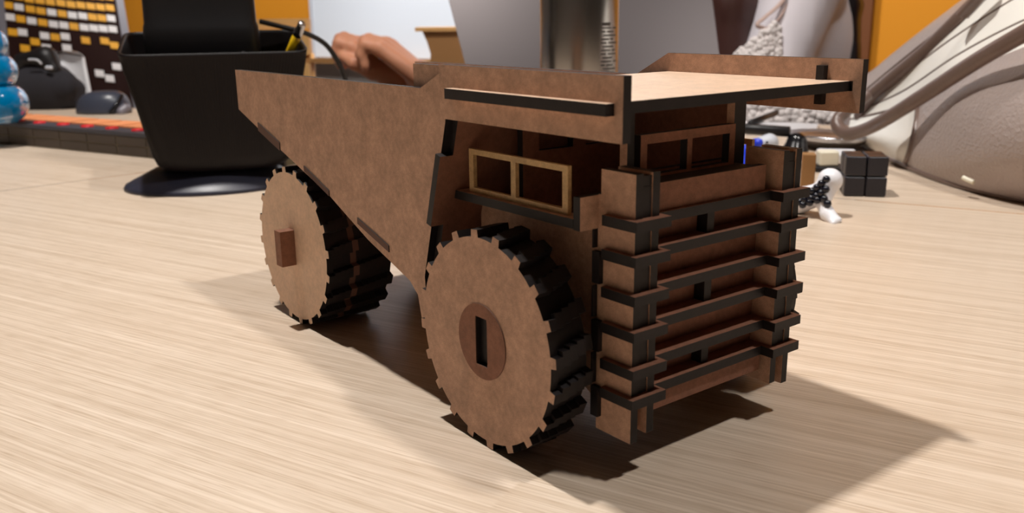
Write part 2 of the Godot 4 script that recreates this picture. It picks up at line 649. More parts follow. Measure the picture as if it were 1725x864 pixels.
func make_truck() -> void:
	var t := thing("toy_dump_truck", "brown laser-cut fibreboard toy dump truck with burnt dark edges on the table", "toy truck")
	var T := 2.8
	# chassis
	var ch := put("chassis", cut(PackedVector2Array([Vector2(-185, 33), Vector2(-60, 20), Vector2(31, 20), Vector2(31, 46), Vector2(-52, 40), Vector2(-185, 46)]), T, plane_z(12)), t)
	put("rail", cut(PackedVector2Array([Vector2(-185, 33), Vector2(-60, 20), Vector2(31, 20), Vector2(31, 46), Vector2(-52, 40), Vector2(-185, 46)]), T, plane_z(-12 - T)), ch)
	for x in [-170.0, -120.0, -70.0, -10.0, 20.0]:
		put("cross_member", cut(rect(-12, 26, 12, 39), T, plane_x(x)), ch)
	for w in [[-150.2, 50.0], [0.0, 56.4]]:
		put("axle", bricks([[Vector3(w[0] - 2.9, 27.4, -w[1] + 6), Vector3(w[0] + 2.9, 42.6, w[1] - 6)]], 0), ch)
	# wheels
	make_wheel(t, 0.0, 56.8, 1.0, 5, true, -1)
	make_wheel(t, 0.0, -56.8, -1.0, 5, true, -1)
	make_wheel(t, -150.2, 50.4, 1.0, 11, false, 4)
	make_wheel(t, -150.2, -50.4, -1.0, 11, false, 4)
	# dump bed
	var floor_line := func(x: float) -> float: return 85.0 - 0.312 * (x + 178.0)
	var fl := PackedVector2Array([Vector2(-202, floor_line.call(-202)), Vector2(-46, floor_line.call(-46)), Vector2(-46, floor_line.call(-46) - T), Vector2(-202, floor_line.call(-202) - T)])
	var bed := put("dump_bed", cut(fl, 94, plane_z(-47), M.burnt, M.board), t)
	var side := PackedVector2Array([Vector2(-200.4, 109), Vector2(-200.2, 91), Vector2(-177, 83.4), Vector2(-156.7, 76.9), Vector2(-134, 69.9), Vector2(-111.8, 63), Vector2(-97, 56.8), Vector2(-82, 50.6), Vector2(-64, 44.8), Vector2(-53, 41.2), Vector2(-48, 37.2), Vector2(-45.5, 27), Vector2(-41.5, 27), Vector2(-43, 45), Vector2(-27.3, 99.5), Vector2(-25.5, 116.4), Vector2(-41.5, 109.2)])
	for s in [1.0, -1.0]:
		if s < 0:
			side[side.size() - 2] = Vector2(-26.0, 109.2)
		put("side_panel", cut(side, T, plane_z(47.0 if s > 0 else -49.8)), bed)
	put("corner_plate", cut(rect(-50.5, 104, -25.5, 116.6), T, plane_z(43.8)), bed)
	# the front wall leans with the front edge of the sides; its middle tab passes the sides
	var lean := Vector2(-27.3 + 43, 99.5 - 45).normalized()
	var across := Vector2(lean.y, -lean.x)
	var wall_t := Transform3D(Basis(Vector3(lean.x, lean.y, 0), Vector3.BACK, Vector3(across.x, across.y, 0)), Vector3(-43, 45, 0))
	var wall := PackedVector2Array([Vector2(-6, -47), Vector2(21, -47), Vector2(21, -52), Vector2(46, -52), Vector2(46, -47), Vector2(66, -47), Vector2(66, 47), Vector2(46, 47), Vector2(46, 52), Vector2(21, 52), Vector2(21, 47), Vector2(-6, 47)])
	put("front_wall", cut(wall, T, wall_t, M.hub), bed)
	for s in [1.0, -1.0]:
		for tb in [[-178.3, 86.7, -156.2, 79.9, 3.6], [-133.5, 72.6, -111.8, 65.2, 2.2], [-89.3, 58.1, -66.4, 51.4, 2.4]]:
			var q := PackedVector2Array([Vector2(tb[0], tb[1]), Vector2(tb[2], tb[3]), Vector2(tb[2], tb[3] - tb[4]), Vector2(tb[0], tb[1] - tb[4])])
			put("floor_tab", cut(q, 0.7, plane_z(49.5 if s > 0 else -50.2), M.scorched, M.burnt), bed)
	# canopy over the cab
	var deck := PackedVector2Array([Vector2(-25, -50), Vector2(-18.3, -50), Vector2(-18.3, -55.8), Vector2(52, -55.8), Vector2(52, -50), Vector2(51, -50), Vector2(51, 50), Vector2(52, 50), Vector2(52, 55.8), Vector2(-18.3, 55.8), Vector2(-18.3, 50), Vector2(-25, 50)])
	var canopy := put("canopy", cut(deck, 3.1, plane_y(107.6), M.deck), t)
	for s in [1.0, -1.0]:
		var panel := rect(-25.5, 100.9, 55, 117.4) if s > 0 else PackedVector2Array([Vector2(-41.5, 100.9), Vector2(55, 100.9), Vector2(55, 117.4), Vector2(-25.5, 117.4), Vector2(-41.5, 109.2)])
		put("side_panel", cut(panel, T, plane_z(50.0 if s > 0 else -52.8)), canopy)
		put("rib", cut(rect(40.0, 103, 42.8, 115.2) if s < 0 else rect(40.0, 103, 42.8, 106), 2.2, plane_z(47.8 if s > 0 else -50.0), M.burnt), canopy)
	# cab
	var cab := put("cab", cut(rect(-22, 46, 29, 107.6), T, plane_z(-27.8), M.hub), t)  # darker board: the shade inside the cab is put into its colour
	var back := Geo.new()
	back.plate(rect(-25, 46, 25, 88), T, plane_x(-22))
	back.plate(rect(-25, 102, 25, 107.6), T, plane_x(-22))
	for z in [[-25.0, -18.0], [-3.0, 3.0], [18.0, 25.0]]:
		back.plate(rect(z[0], 88, z[1], 102), T, plane_x(-22))
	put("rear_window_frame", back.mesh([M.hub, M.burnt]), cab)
	for s in [1.0, -1.0]:
		var f := Geo.new()
		var zf := 40.4 if s > 0 else -41.8
		f.plate(rect(-26.2, 76, 22.4, 77.9), 1.4, plane_z(zf))
		f.plate(rect(-26.2, 88.6, 22.4, 90.4), 1.4, plane_z(zf))
		for x in [[-26.2, -23.8], [-4.1, -1.7], [20.0, 22.4]]:
			f.plate(rect(x[0], 77.9, x[1], 88.6), 1.4, plane_z(zf))
		put("window_frame", f.mesh([M.pale, M.pale]), cab)
		put("ledge", cut(rect(-34, 38.4 if s > 0 else -44.0, 27.2, 44.0 if s > 0 else -38.4), T, plane_y(73.4)), cab)
		put("fascia", cut(rect(30.0 if s > 0 else -43.9, 73.1, 43.9 if s > 0 else -30.0, 82.7), T, plane_x(27.2)), cab)
		put("wing_panel", cut(PackedVector2Array([Vector2(-34, 50), Vector2(30, 14), Vector2(30, 73.4), Vector2(-34, 73.4)]), T, plane_z(29.0 if s > 0 else -31.8)), cab)
		put("pillar", cut(rect(26, 84, 29, 107.6), T, plane_z(22.2 if s > 0 else -25.0)), cab)
	var ws := Geo.new()
	ws.plate(rect(-21.5, 95.2, 20.8, 98.0), T, plane_x(27.4))
	ws.plate(rect(-21.5, 84, 20.8, 86), T, plane_x(27.4))
	for z in [[-21.5, -18.8], [-1.4, 0.8], [18.1, 20.8]]:
		ws.plate(rect(z[0], 86, z[1], 95.2), T, plane_x(27.4))
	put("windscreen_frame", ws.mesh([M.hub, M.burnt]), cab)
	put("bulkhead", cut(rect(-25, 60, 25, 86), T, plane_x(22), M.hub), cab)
	put("hood", cut(rect(25, -24, 39, 24), T, plane_y(82.4), M.burnt), cab)  # dark face tone stands in for the shade under the canopy
	# grille
	var grille := put("grille", cut(rect(-27.5, 15.5, 27.5, 78), T, plane_x(33.0), M.hub), t)  # grille boards coloured darker to stand in for the shade on the front
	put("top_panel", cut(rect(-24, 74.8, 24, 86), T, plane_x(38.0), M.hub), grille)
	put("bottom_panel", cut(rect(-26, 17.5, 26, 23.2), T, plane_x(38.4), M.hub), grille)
	var tops := [77.8, 68.0, 56.9, 46.4, 35.2, 26.2]
	for s in [1.0, -1.0]:
		for z in [34.1, 27.6]:
			var zz: float = z if s > 0 else -z - T
			var outer: bool = z > 30
			put("side_plate", cut(PackedVector2Array([Vector2(30, 11.4), Vector2(44.5, 11.4), Vector2(44.5, 90.2), Vector2(31, 90.2), Vector2(31, 83), Vector2(30, 83)]) if outer else rect(31, 13, 44.5, 90.2), T, plane_z(zz)), grille)
		put("post_cap", cut(rect(31.5, 28.0 if s > 0 else -34.0, 44.0, 34.0 if s > 0 else -28.0), T, plane_y(86.6), M.burnt), grille)
		put("post_core", cut(rect(30.5 if s > 0 else -34.1, 23.2, 34.1 if s > 0 else -30.5, 86.5), T, plane_x(41.3), M.burnt), grille)
		for k in 6:
			var y0: float = 16.0 + k * 10.3
			put("finger", cut(rect(29.2, y0, 32.2 - (k % 2) * 2.4, y0 + 9.4), 1.6, plane_z(36.9 if s > 0 else -38.5), M.burnt), grille)
	for y in tops:
		var lp := PackedVector2Array([Vector2(33.5, -38.9), Vector2(47, -38.9), Vector2(47, -25.2), Vector2(42.2, -25.2), Vector2(42.2, 25.2), Vector2(47, 25.2), Vector2(47, 38.9), Vector2(33.5, 38.9)])
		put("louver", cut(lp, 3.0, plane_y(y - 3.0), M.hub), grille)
	for y in [[68.0, 74.8], [46.4, 53.9], [26.2, 32.2]]:
		put("rib", cut(rect(-1.6, y[0], 1.6, y[1]), 4.0, plane_x(35.8), M.burnt), grille)


# ---------------------------------------------------------------- room
func room_box(called: String, lo: Vector3, hi: Vector3, mat: Material, parent: Node = self) -> MeshInstance3D:
	var g := Geo.new()
	var tr := Transform3D(Basis(Vector3.UP, TURN), Vector3.ZERO)
	g.box(0, lo, hi, tr)
	return put(called, g.mesh([mat]), parent)


func make_room() -> void:
	structure(room_box("floor", Vector3(-3300, -840, -2100), Vector3(3000, -740, 2600), M.floor))
	structure(room_box("ceiling", Vector3(-3300, 1640, -2100), Vector3(3000, 1740, 2600), M.ceiling))
	structure(room_box("wall_back", Vector3(-3300, -740, -2100), Vector3(3000, 1640, -2000), M.orange))
	structure(room_box("wall_left", Vector3(-3300, -740, -2000), Vector3(-3200, 1640, 2600), M.ceiling))
	structure(room_box("wall_right", Vector3(2900, -740, -2000), Vector3(3000, 1640, 2600), M.dark_wall))
	structure(room_box("wall_front", Vector3(-3200, -740, 2500), Vector3(2900, 1640, 2600), M.grey_paint))
	var post := in_room(on_w(1457, 50, -1990))
	structure(room_box("trim_1", Vector3(post.x - 14, -740, -2000), Vector3(post.x + 14, 1640, -1975), M.wood_dark))


func downlight(where: Vector3, energy: float, size: float, label: String, tint := Color(1.0, 0.98, 0.955), washer := false) -> void:
	var t := thing("ceiling_downlight", label, "ceiling light", Vector3(where.x, 1640, where.z), "ceiling downlights")
	put("trim_ring", lathe([Vector2(size * 0.56, 1640), Vector2(size * 0.85, 1640), Vector2(size * 0.83, 1634), Vector2(size * 0.6, 1632), Vector2(size * 0.56, 1634)], Vector3(where.x, 0, where.z), 32), t, M.white)
	var glow := plain(Color.WHITE, 0.5)
	glow.emission_enabled = true
	glow.emission = tint
	glow.emission_energy_multiplier = 3.0
	put("diffuser", lathe([Vector2(0.1, 1638), Vector2(size * 0.56, 1638), Vector2(size * 0.56, 1635), Vector2(0.1, 1635)], Vector3(where.x, 0, where.z), 32), t, glow)
	if washer:
		# wall washer: an unseen spot added to brighten the back wall
		var w := SpotLight3D.new()
		w.name = "lamp"
		t.add_child(w)
		w.position = Vector3(0, -12, 0) * MM
		w.look_at_from_position(w.global_position, w.global_position + room(0, -1.0, -0.47), Vector3.RIGHT)
		w.spot_angle = 40.0
		w.spot_angle_attenuation = 0.5
		w.light_size = size * MM / 2.0
		w.light_color = tint
		w.light_energy = energy
		w.spot_range = 12.0
		w.shadow_enabled = true
		return
	var l := AreaLight3D.new()
	l.name = "lamp"
	t.add_child(l)
	l.position = Vector3(0, -12, 0) * MM
	l.rotation = Vector3(-PI / 2, 0, 0)
	l.area_size = Vector2(size, size) * MM
	l.light_color = tint
	l.light_energy = energy
	l.shadow_enabled = true
	l.area_range = 12.0


func table_mesh(poly: PackedVector2Array) -> ArrayMesh:
	# poly in room u, w; laminate mapped along u
	var tr := Transform3D(Basis(Vector3.UP, TURN), Vector3.ZERO)
	var st := SurfaceTool.new()
	st.begin(Mesh.PRIMITIVE_TRIANGLES)
	var tris := Geometry2D.triangulate_polygon(poly)
	for i in range(0, tris.size(), 3):
		var p := [poly[tris[i]], poly[tris[i + 1]], poly[tris[i + 2]]]
		if (p[1] - p[0]).cross(p[2] - p[0]) < 0:
			p = [p[0], p[2], p[1]]
		for q in p:
			st.set_normal(Vector3.UP)
			st.set_uv(Vector2(q.x / 620.0, q.y / 430.0))
			st.add_vertex(tr * Vector3(q.x, 0, q.y) * MM)
	var m := st.commit()
	m.surface_set_material(0, M.oak)
	var g := Geo.new()
	var t2 := tr * Transform3D(Basis(Vector3.RIGHT, Vector3.BACK, Vector3.UP), Vector3(0, -25, 0))
	g.border(poly, Vector3(0, 24.6, 0), t2, 0, 1.0)
	var st2: SurfaceTool = g.slots[0]
	st2.commit(m)
	m.surface_set_material(1, M.oak_edge)
	return m


func inset(poly: PackedVector2Array, by: float) -> PackedVector2Array:
	return Geometry2D.offset_polygon(poly, -by)[0]


func make_tables() -> void:
	# the seams of the table tops, in room axes
	var l0 := in_room(on_y(0, 322, 0))
	var l1 := in_room(on_y(260, 288, 0))
	var r0 := in_room(on_y(1400, 333, 0))
	var r1 := in_room(on_y(1720, 360, 0))
	var lw := func(w: float) -> float: return l0.x + (l1.x - l0.x) * (w - l0.z) / (l1.z - l0.z)
	var rw := (r0.z + r1.z) / 2.0
	var far_w := -860.0
	var near := PackedVector2Array([Vector2(lw.call(620), 620), Vector2(lw.call(rw), rw), Vector2(900, rw), Vector2(900, 620)])
	var left := PackedVector2Array([Vector2(-1450, 620), Vector2(-1450, -650), Vector2(lw.call(-650), -650), Vector2(lw.call(620), 620)])
	var far := PackedVector2Array([Vector2(lw.call(rw), rw), Vector2(lw.call(far_w), far_w), Vector2(900, far_w), Vector2(900, rw)])
	for k in 3:
		var poly: PackedVector2Array = [near, left, far][k]
		var label: String = ["pale oak table under the toy truck, nearest the camera", "pale oak table beyond the seam on the left, under the tiled box", "pale oak table beyond the seam on the right, under the handbag"][k]
		var mid := Vector2.ZERO
		for q in poly:
			mid += q / poly.size()
		var t := thing("office_table", label, "table", room(mid.x, -740, mid.y), "oak office tables")
		put("table_top", table_mesh(inset(poly, 0.7)), t)
		for q in inset(poly, 70.0):
			var foot := room(q.x, 0, q.y)
			put("leg", lathe([Vector2(22, -740), Vector2(22, -26)], foot, 20), t, M.metal_grey)


# ---------------------------------------------------------------- background
func make_background() -> void:
	# whiteboard with its wooden tray
	var wl := in_room(on_w(531, 60, -1990))
	var wb := in_room(on_w(600, 97, -1990))
	var t := thing("whiteboard", "large white glossy whiteboard on the orange wall", "whiteboard", room(wl.x + 700, wb.y, -1990))
	put("panel", room_panel(wl.x, wb.y, wl.x + 1300, wb.y + 1000, -1998, -1985), t, M.white_board)
	put("frame", room_panel(wl.x - 9, wb.y - 4, wl.x, wb.y + 1004, -1998, -1980), t, M.pale_grey)
	put("tray", room_panel(wl.x - 40, wb.y - 16, wl.x + 1300, wb.y - 3, -1998, -1935), t, M.wood_brown)
	put("lower_panel", room_panel(wl.x - 20, wb.y - 500, wl.x + 1300, wb.y - 16, -1998, -1988), t, M.grey_wall)
	# patterned partition
	var a := at(14, -30, 1900)
	var b := at(192, -3, 2020)
	var c := at(44, 190, 1752)
	var ex := (b - a).normalized()
	var ey := (c - a)
	ey = (ey - ex * ey.dot(ex)).normalized()
	var ez := ex.cross(-ey)
	var bw := a.distance_to(b)
	var tp := Transform3D(Basis(ex, -ey, ez), a)
	var p := thing("partition_panel", "dark brown partition panel dotted with yellow and white square tiles", "partition", Vector3(a.x, 0, a.z))
	var g := Geo.new()
	g.box(0, Vector3(-12, -330, -18), Vector3(bw + 2, 60, 0), tp)
	put("board", g.mesh([M.panel_dark]), p)
	var fr := Geo.new()
	fr.box(0, Vector3(bw + 2, -330, -20), Vector3(bw + 18, 60, 6), tp)
	put("frame_post", fr.mesh([M.metal_grey]), p)
	var fl := Geo.new()
	fl.box(0, Vector3(-24, -330, -20), Vector3(-12, 60, 6), tp)
	put("frame_post", fl.mesh([M.metal_grey]), p)
	var tiles := [[75, 52, 0], [172, 70, 1], [275, 88, 0], [372, 105, 0], [470, 118, 1], [565, 130, 0], [658, 143, 1], [752, 150, 1], [840, 160, 0], [925, 168, 0], [1010, 172, 1],
		[165, -25, 0], [265, -2, 0], [362, 10, 0], [457, 22, 0], [553, 32, 0], [645, 45, 0], [735, 52, 0], [825, 62, 0], [913, 70, 0], [1000, 75, 0], [448, -72, 0], [540, -62, 0], [632, -52, 0], [722, -42, 0], [812, -34, 0], [900, -28, 0], [988, -22, 0],
		[92, 160, 1], [188, 178, 0], [288, 195, 1], [388, 210, 0], [485, 225, 1], [580, 235, 1], [672, 245, 0], [765, 255, 1], [852, 260, 1], [938, 265, 1], [1025, 270, 1],
		[115, 298, 0], [205, 298, 1], [405, 330, 1], [502, 343, 0], [593, 337, 1], [778, 372, 0], [952, 378, 0], [1040, 418, 0], [228, 445, 0], [318, 385, 0], [422, 440, 1], [608, 440, 1], [905, 672, 1], [998, 718, 1], [1060, 610, 1]]
	for q in tiles:
		var px: float = q[0] / 5.4
		var py: float = q[1] / 5.4
		var v := ray(px, py)
		var hit := CAM + v * ((a - CAM).dot(ez) / v.dot(ez))
		var local := tp.affine_inverse() * hit
		var s := Geo.new()
		s.box(0, Vector3(local.x - 8.6, local.y - 9.4, 0), Vector3(local.x + 8.6, local.y + 9.4, 2), tp)
		put("tile", s.mesh([M.tile_white if q[2] else M.tile_yellow]), p)
	# wooden chair against the wall
	var wc := thing("wooden_chair", "light wooden chair back in front of the orange wall", "chair", on_y(480, 130, -740))
	for row in [[437, 31, 522, 50, 0], [437, 52, 524, 93, 0], [430, 97, 612, 106, 1], [516, 106, 525, 150, 0], [436, 98, 446, 170, 0]]:
		var d := 1800.0
		var lo := at(row[0], row[3], d)
		var hi := at(row[2], row[1], d)
		var s := Geo.new()
		var ax := CAM_R
		var tr := Transform3D(Basis(Vector3(ax.x, 0, ax.z).normalized(), Vector3.UP, Vector3(-CAM_F.x, 0, -CAM_F.z).normalized()), lo)
		var w: float = (hi - lo).dot(tr.basis.x)
		s.box(0, Vector3(0, 0, -12), Vector3(w, hi.y - lo.y, 12), tr)
		put(["plank", "rail"][row[4]], s.mesh([M.wood_tan if row[4] == 0 else M.wood_brown]), wc)
	for px in [441.0, 520.0]:
		var top := at(px, 90, 1806)
		put("leg", tube(PackedVector3Array([top, Vector3(top.x, -740, top.z)]), 11, 10), wc, M.wood_tan)
	# wooden stand with a flared top
	var d2 := 1650.0
	var o2 := at(715, 110, d2)
	var st := thing("wooden_stand", "brown wooden stand with a flared top beside the laptop lid", "stand", Vector3(o2.x, -740, o2.z))
	var tr2 := Transform3D(Basis(Vector3(CAM_R.x, 0, CAM_R.z).normalized(), Vector3.UP, Vector3(-CAM_F.x, 0, -CAM_F.z).normalized()), o2)
	var prof := PackedVector2Array([Vector2(10, -200), Vector2(10, 0), Vector2(12, 20), Vector2(6, 42), Vector2(-2, 60), Vector2(110, 60), Vector2(110, -200)])
	var sg := Geo.new()
	sg.plate(prof, 60, tr2 * Transform3D(Basis(), Vector3(0, 0, -60)), 0, 0)
	put("column", sg.mesh([M.wood_brown]), st)
	var tg := Geo.new()
	tg.box(0, Vector3(-14, 60, -70), Vector3(130, 67, 8), tr2)
	put("top_board", tg.mesh([M.wood_tan]), st)
	var lg := Geo.new()
	lg.box(0, Vector3(10, -740 - o2.y, -60), Vector3(110, -200, 0), tr2)
	put("leg", lg.mesh([M.wood_brown]), st)


func room_panel(u0: float, y0: float, u1: float, y1: float, w0: float, w1: float) -> ArrayMesh:
	var g := Geo.new()
	g.box(0, Vector3(u0, y0, w0), Vector3(u1, y1, w1), Transform3D(Basis(Vector3.UP, TURN), Vector3.ZERO))
	return g.mesh([M.white])


func make_organizer() -> void:
	# black desk lamp foot that doubles as a pen tray
	var c := on_y(363, 309, 0)
	var t := thing("desk_organizer", "black ribbed pen tray with a round foot and a lamp column", "organizer", c)
	# its broad side faces the truck's front corner of the table
	var back := Vector3(c.x - CAM.x, 0, c.z - CAM.z).normalized()
	var right := back.cross(Vector3.UP)
	var foot := []
	for p in [Vector2(70, 0), Vector2(70.5, 1.5), Vector2(69, 3.5), Vector2(60, 8), Vector2(52, 12), Vector2(46, 15), Vector2(30, 16)]:
		var row: PackedVector3Array = []
		for i in 96:
			var a := TAU * i / 96
			row.append(c + right * cos(a) * p.x + back * sin(a) * p.x * 0.8 + Vector3(0, p.y, 0))
		foot.append(row)
	put("foot", sheet(foot, true, true), t, M.base_grey)
	var n := 960
	var rows := []
	var ins := []
	var prof := [[42.0, 36.0, 16.0], [48.0, 42.0, 17.5], [52.0, 45.0, 21.0], [54.0, 46.5, 28.0], [58.0, 48.0, 50.0], [62.5, 49.5, 75.0], [67.0, 51.0, 96.0], [69.0, 52.0, 105.0], [69.5, 52.2, 107.0]]
	for p in prof:
		var row: PackedVector3Array = []
		var inner: PackedVector3Array = []
		for i in n:
			var q := fposmod(float(i) / n * 4.0, 4.0)
			var f := q - floorf(q)
			var sx: float = [1.0 - 2.0 * f, -1.0, -1.0 + 2.0 * f, 1.0][int(q)]
			var sz: float = [1.0, 1.0 - 2.0 * f, -1.0, -1.0 + 2.0 * f][int(q)]
			var e := lerpf(3.2, 12.0, clampf((p[2] - 16.0) / 80.0, 0.0, 1.0))
			var k := 1.0 / pow(pow(absf(sx), e) + pow(absf(sz), e), 1.0 / e)
			var x := sx * k
			var z := sz * k
			var ridge := 0.4 * sin(TAU * 58.0 * (f - 0.5)) if p[2] > 25.0 and p[2] < 100.0 else 0.0
			var lift: float = (z * 0.5 + 0.5) * 15.0 * clampf((p[2] - 60.0) / 47.0, 0.0, 1.0)
			row.append(c + right * (9.0 + x * (p[0] * 0.995 + ridge)) + back * z * (p[1] + ridge) + Vector3(0, p[2] + lift, 0))
			inner.append(c + right * (9.0 + x * (p[0] * 0.995 - 2.2)) + back * z * (p[1] - 2.2) + Vector3(0, p[2] + lift + 0.01, 0))
		rows.append(row)
		if p[2] > 27:
			ins.push_front(inner)
	rows.append_array(ins)
	put("tray_body", sheet(rows, true, true), t, M.black_ridge)
	# column and its collar
	var col := []
	for p in [[45.0, 20.0, 30.0], [45.0, 20.0, 120.0], [44.5, 20.0, 126.0], [43.5, 19.0, 129.0], [43.0, 19.0, 150.0], [41.5, 18.0, 320.0]]:
		var row: PackedVector3Array = []
		for i in 64:
			var a := TAU * i / 64
			var e := 2.0 / 4.5
			row.append(c + right * (1.0 + signf(cos(a)) * pow(absf(cos(a)), e) * p[0]) + back * (24.0 + signf(sin(a)) * pow(absf(sin(a)), e) * p[1]) + Vector3(0, p[2], 0))
		col.append(row)
	put("lamp_column", sheet(col, true, true), t, M.black)
	var dv := Geo.new()
	var tr := Transform3D(Basis(right, Vector3.UP, -back), c)
	dv.box(0, Vector3(30, 60, -6), Vector3(32, 106, 44), tr)
	put("divider", dv.mesh([M.black]), t)
	var cable := smooth_path([at(438, 36, 760), at(470, 44, 770), at(510, 54, 780), at(545, 72, 790), at(566, 98, 800), at(580, 128, 810), at(590, 165, 820), on_y(610, 285, 3)])
	put("cable", tube(cable, 2.2, 10), t, M.rubber)
	# pencil standing in the tray
	var hi := at(508, 42, 718)
	var lo := at(476, 118, 752)
	var ax := (hi - lo).normalized()
	var pen := thing("pencil", "yellow pencil with a silver tip standing in the black tray", "pencil", lo)
	put("shaft", tube(PackedVector3Array([lo, lo.lerp(hi, 0.8)]), 3.7, 6), pen, M.yellow)
	put("ferrule", tube(PackedVector3Array([lo.lerp(hi, 0.78), lo.lerp(hi, 0.86), lo.lerp(hi, 0.9), lo.lerp(hi, 1.0), hi + ax * 2]), 3.9, 14, 1.0, 3.0), pen, M.silver)


func make_left_clutter() -> void:
	# patterned tray along the table
	var f0 := in_room(on_y(0, 241, 0))
	var f1 := in_room(on_y(245, 267, 0))
	var w0 := (f0.z + f1.z) / 2.0
	var h := 24.0
	var u1 := f1.x + 160.0
	var t := thing("tiled_box", "low dark tiled box with orange strips and red dots on top", "box", room(f1.x - 200, 0, w0 - 31))
	put("body", room_panel(f0.x - 300, 0.2, u1, h - 4, w0 - 62, w0 - 1), t, M.tile_joint)
	put("lid", room_panel(f0.x - 302, h - 4, u1 + 2, h, w0 - 64, w0), t, M.slate)
	var k := 0
	var u := f0.x - 296.0
	while u < u1:
		put("tile", room_panel(u, 1.0, u + 44.0, 9.6, w0 - 3, w0 - 0.2), t, M.tile_dark)
		put("tile", room_panel(u, 10.6, u + 44.0, 19.4, w0 - 3, w0 - 0.2), t, M.tile_dark)
		u += 45.6
	for px in [-45, -4, 35, 73, 116, 160, 205, 252]:
		var c := in_room(on_y(px, 202 + px * 0.062, h))
		put("red_dot", lathe([Vector2(6.5, h - 1), Vector2(6.5, h + 1.4), Vector2(5, h + 2.0), Vector2(0.5, h + 2.2)], room(c.x, 0, w0 - 14), 18), t, M.red)
		put("orange_strip", room_panel(c.x - 2, h, c.x + 34, h + 1.6, w0 - 62, w0 - 24), t, M.strip_orange)
		put("strip_line", room_panel(c.x - 8, h, c.x - 3, h + 1.2, w0 - 62, w0 - 24), t, M.strip_line)
	# blue ornament of stacked bulges on the box
	var b := on_y(4, 206, h + 2.4)
	var prof: Array = [Vector2(0.2, 0), Vector2(16, 0)]
	for bulge in [[0.0, 41.0, 29.0], [37.0, 35.0, 23.0], [68.0, 30.0, 17.5], [94.0, 28.0, 12.0]]:
		for i in range(1, 10):
			var a := PI * i / 10.0
			prof.append(Vector2(bulge[2] * (0.35 + 0.65 * sin(a)), bulge[0] + bulge[1] * (0.5 - 0.5 * cos(a))))
	prof.append(Vector2(0.2, 122))
	tag(put("blue_ornament", lathe(prof, b, 48), self, M.blue_glass), "translucent blue ornament of stacked round bulges on the tiled box", "ornament")
	# mouse
	var mc := on_y(176, 190, 0)
	var ms := thing("computer_mouse", "dark grey computer mouse with a ring emblem behind the tiled box", "mouse", mc)
	var right := Vector3(CAM_R.x, 0, CAM_R.z).normalized()
	var back := Vector3(CAM_F.x, 0, CAM_F.z).normalized()
	var rows := []
	for j in 15:
		var v := float(j) / 14.0
		var row: PackedVector3Array = []
		for i in 40:
			var a := TAU * i / 40
			var rr := cos(v * PI / 2)
			row.append(mc + right * cos(a) * 40.0 * pow(rr, 0.55) + back * sin(a) * 28.0 * pow(rr, 0.55) + Vector3(0, 1.0 + 31.0 * sin(v * PI / 2) * (1.0 + 0.12 * cos(a) * rr), 0))
		rows.append(row)
	put("shell", sheet(rows, true, true), ms, M.mouse_dark)
	var ring: PackedVector3Array = []
	for i in 25:
		var a := TAU * i / 24.0
		ring.append(at(160 + cos(a) * 5.5, 174 + sin(a) * 4.5, (mc - CAM).dot(CAM_F) - 26.0))
	put("emblem", tube(ring, 1.5, 8), ms, M.black_gloss)
	var pth := smooth_path([at(206, 160, (mc - CAM).dot(CAM_F) - 12.0), at(196, 176, (mc - CAM).dot(CAM_F) - 25.0), at(184, 191, (mc - CAM).dot(CAM_F) - 29.0)])
	put("side_groove", tube(pth, 2.4, 8), ms, M.black_gloss)
	put("side_grip", blob([[at(212, 182, (mc - CAM).dot(CAM_F) - 14.0), at(204, 188, (mc - CAM).dot(CAM_F) - 18.0), 7.0, 7.0]], 2.0, 3.0), ms, M.mouse_grey)
	# white shell chair and a black cloth bag on it
	var d := 1570.0
	var ch := thing("shell_chair", "white plastic shell chair behind the black cloth bag", "chair", Vector3(at(115, 130, d).x, -740, at(115, 130, d).z))
	var grid := []
	for j in 9:
		var v := j / 8.0
		var row: PackedVector3Array = []
		for i in 13:
			var s := i / 12.0
			var edge := 1.0 - pow(absf(s * 2.0 - 1.0), 4.0) * 0.14 * (1.0 - v)
			row.append(at(lerpf(66, 140, s) + v * 28.0, lerpf(84, 240, v) + (1.0 - edge) * 90.0 + (1.0 - s) * 6.0, d + 40.0 * sin(s * PI) - v * 30.0))
		grid.append(row)
	put("backrest", thick_sheet(grid, 6.0), ch, M.white)
	put("seat", soft_box(Vector3(420, 14, 400), 6.0, Transform3D(Basis(Vector3.UP, TURN), Vector3(at(115, 130, d).x, -290, at(115, 130, d).z) + back * 270.0)), ch, M.white)
	for k2 in 4:
		var f := Vector3(at(115, 130, d).x, 0, at(115, 130, d).z) + back * (270.0 + (150.0 if k2 % 2 else -150.0)) + right * (150.0 if k2 > 1 else -150.0)
		put("leg", tube(PackedVector3Array([f + Vector3(0, -297, 0), f + Vector3(0, -740, 0)]), 12, 12), ch, M.metal_grey)
	var bd := 1400.0
	var bg := thing("cloth_bag", "black soft cloth bag with flaps lying behind the tiled box", "bag", on_y(85, 188, 0))
	put("body", blob([[at(42, 150, bd), at(88, 146, bd), 34.0, 36.0], [at(38, 168, bd), at(95, 165, bd), 22.0, 24.0], [at(112, 146, bd - 10), at(126, 150, bd), 24.0, 16.0], [at(112, 167, bd), at(128, 169, bd), 17.0, 13.0], [at(60, 172, bd), at(84, 172, bd), 13.0, 13.0]], 5.0, 8.0), bg, M.cloth_black)
	put("flap", blob([[at(34, 100, bd - 20), at(78, 98, bd - 20), 9.0, 16.0], [at(78, 98, bd - 20), at(92, 118, bd - 20), 16.0, 12.0], [at(30, 112, bd - 20), at(60, 114, bd), 8.0, 10.0]], 4.0, 8.0), bg, M.black)
	put("strap", tube(smooth_path([at(48, 100, bd - 45), at(62, 101, bd - 45), at(70, 108, bd - 42)]), 1.6, 8), bg, M.pale_grey)
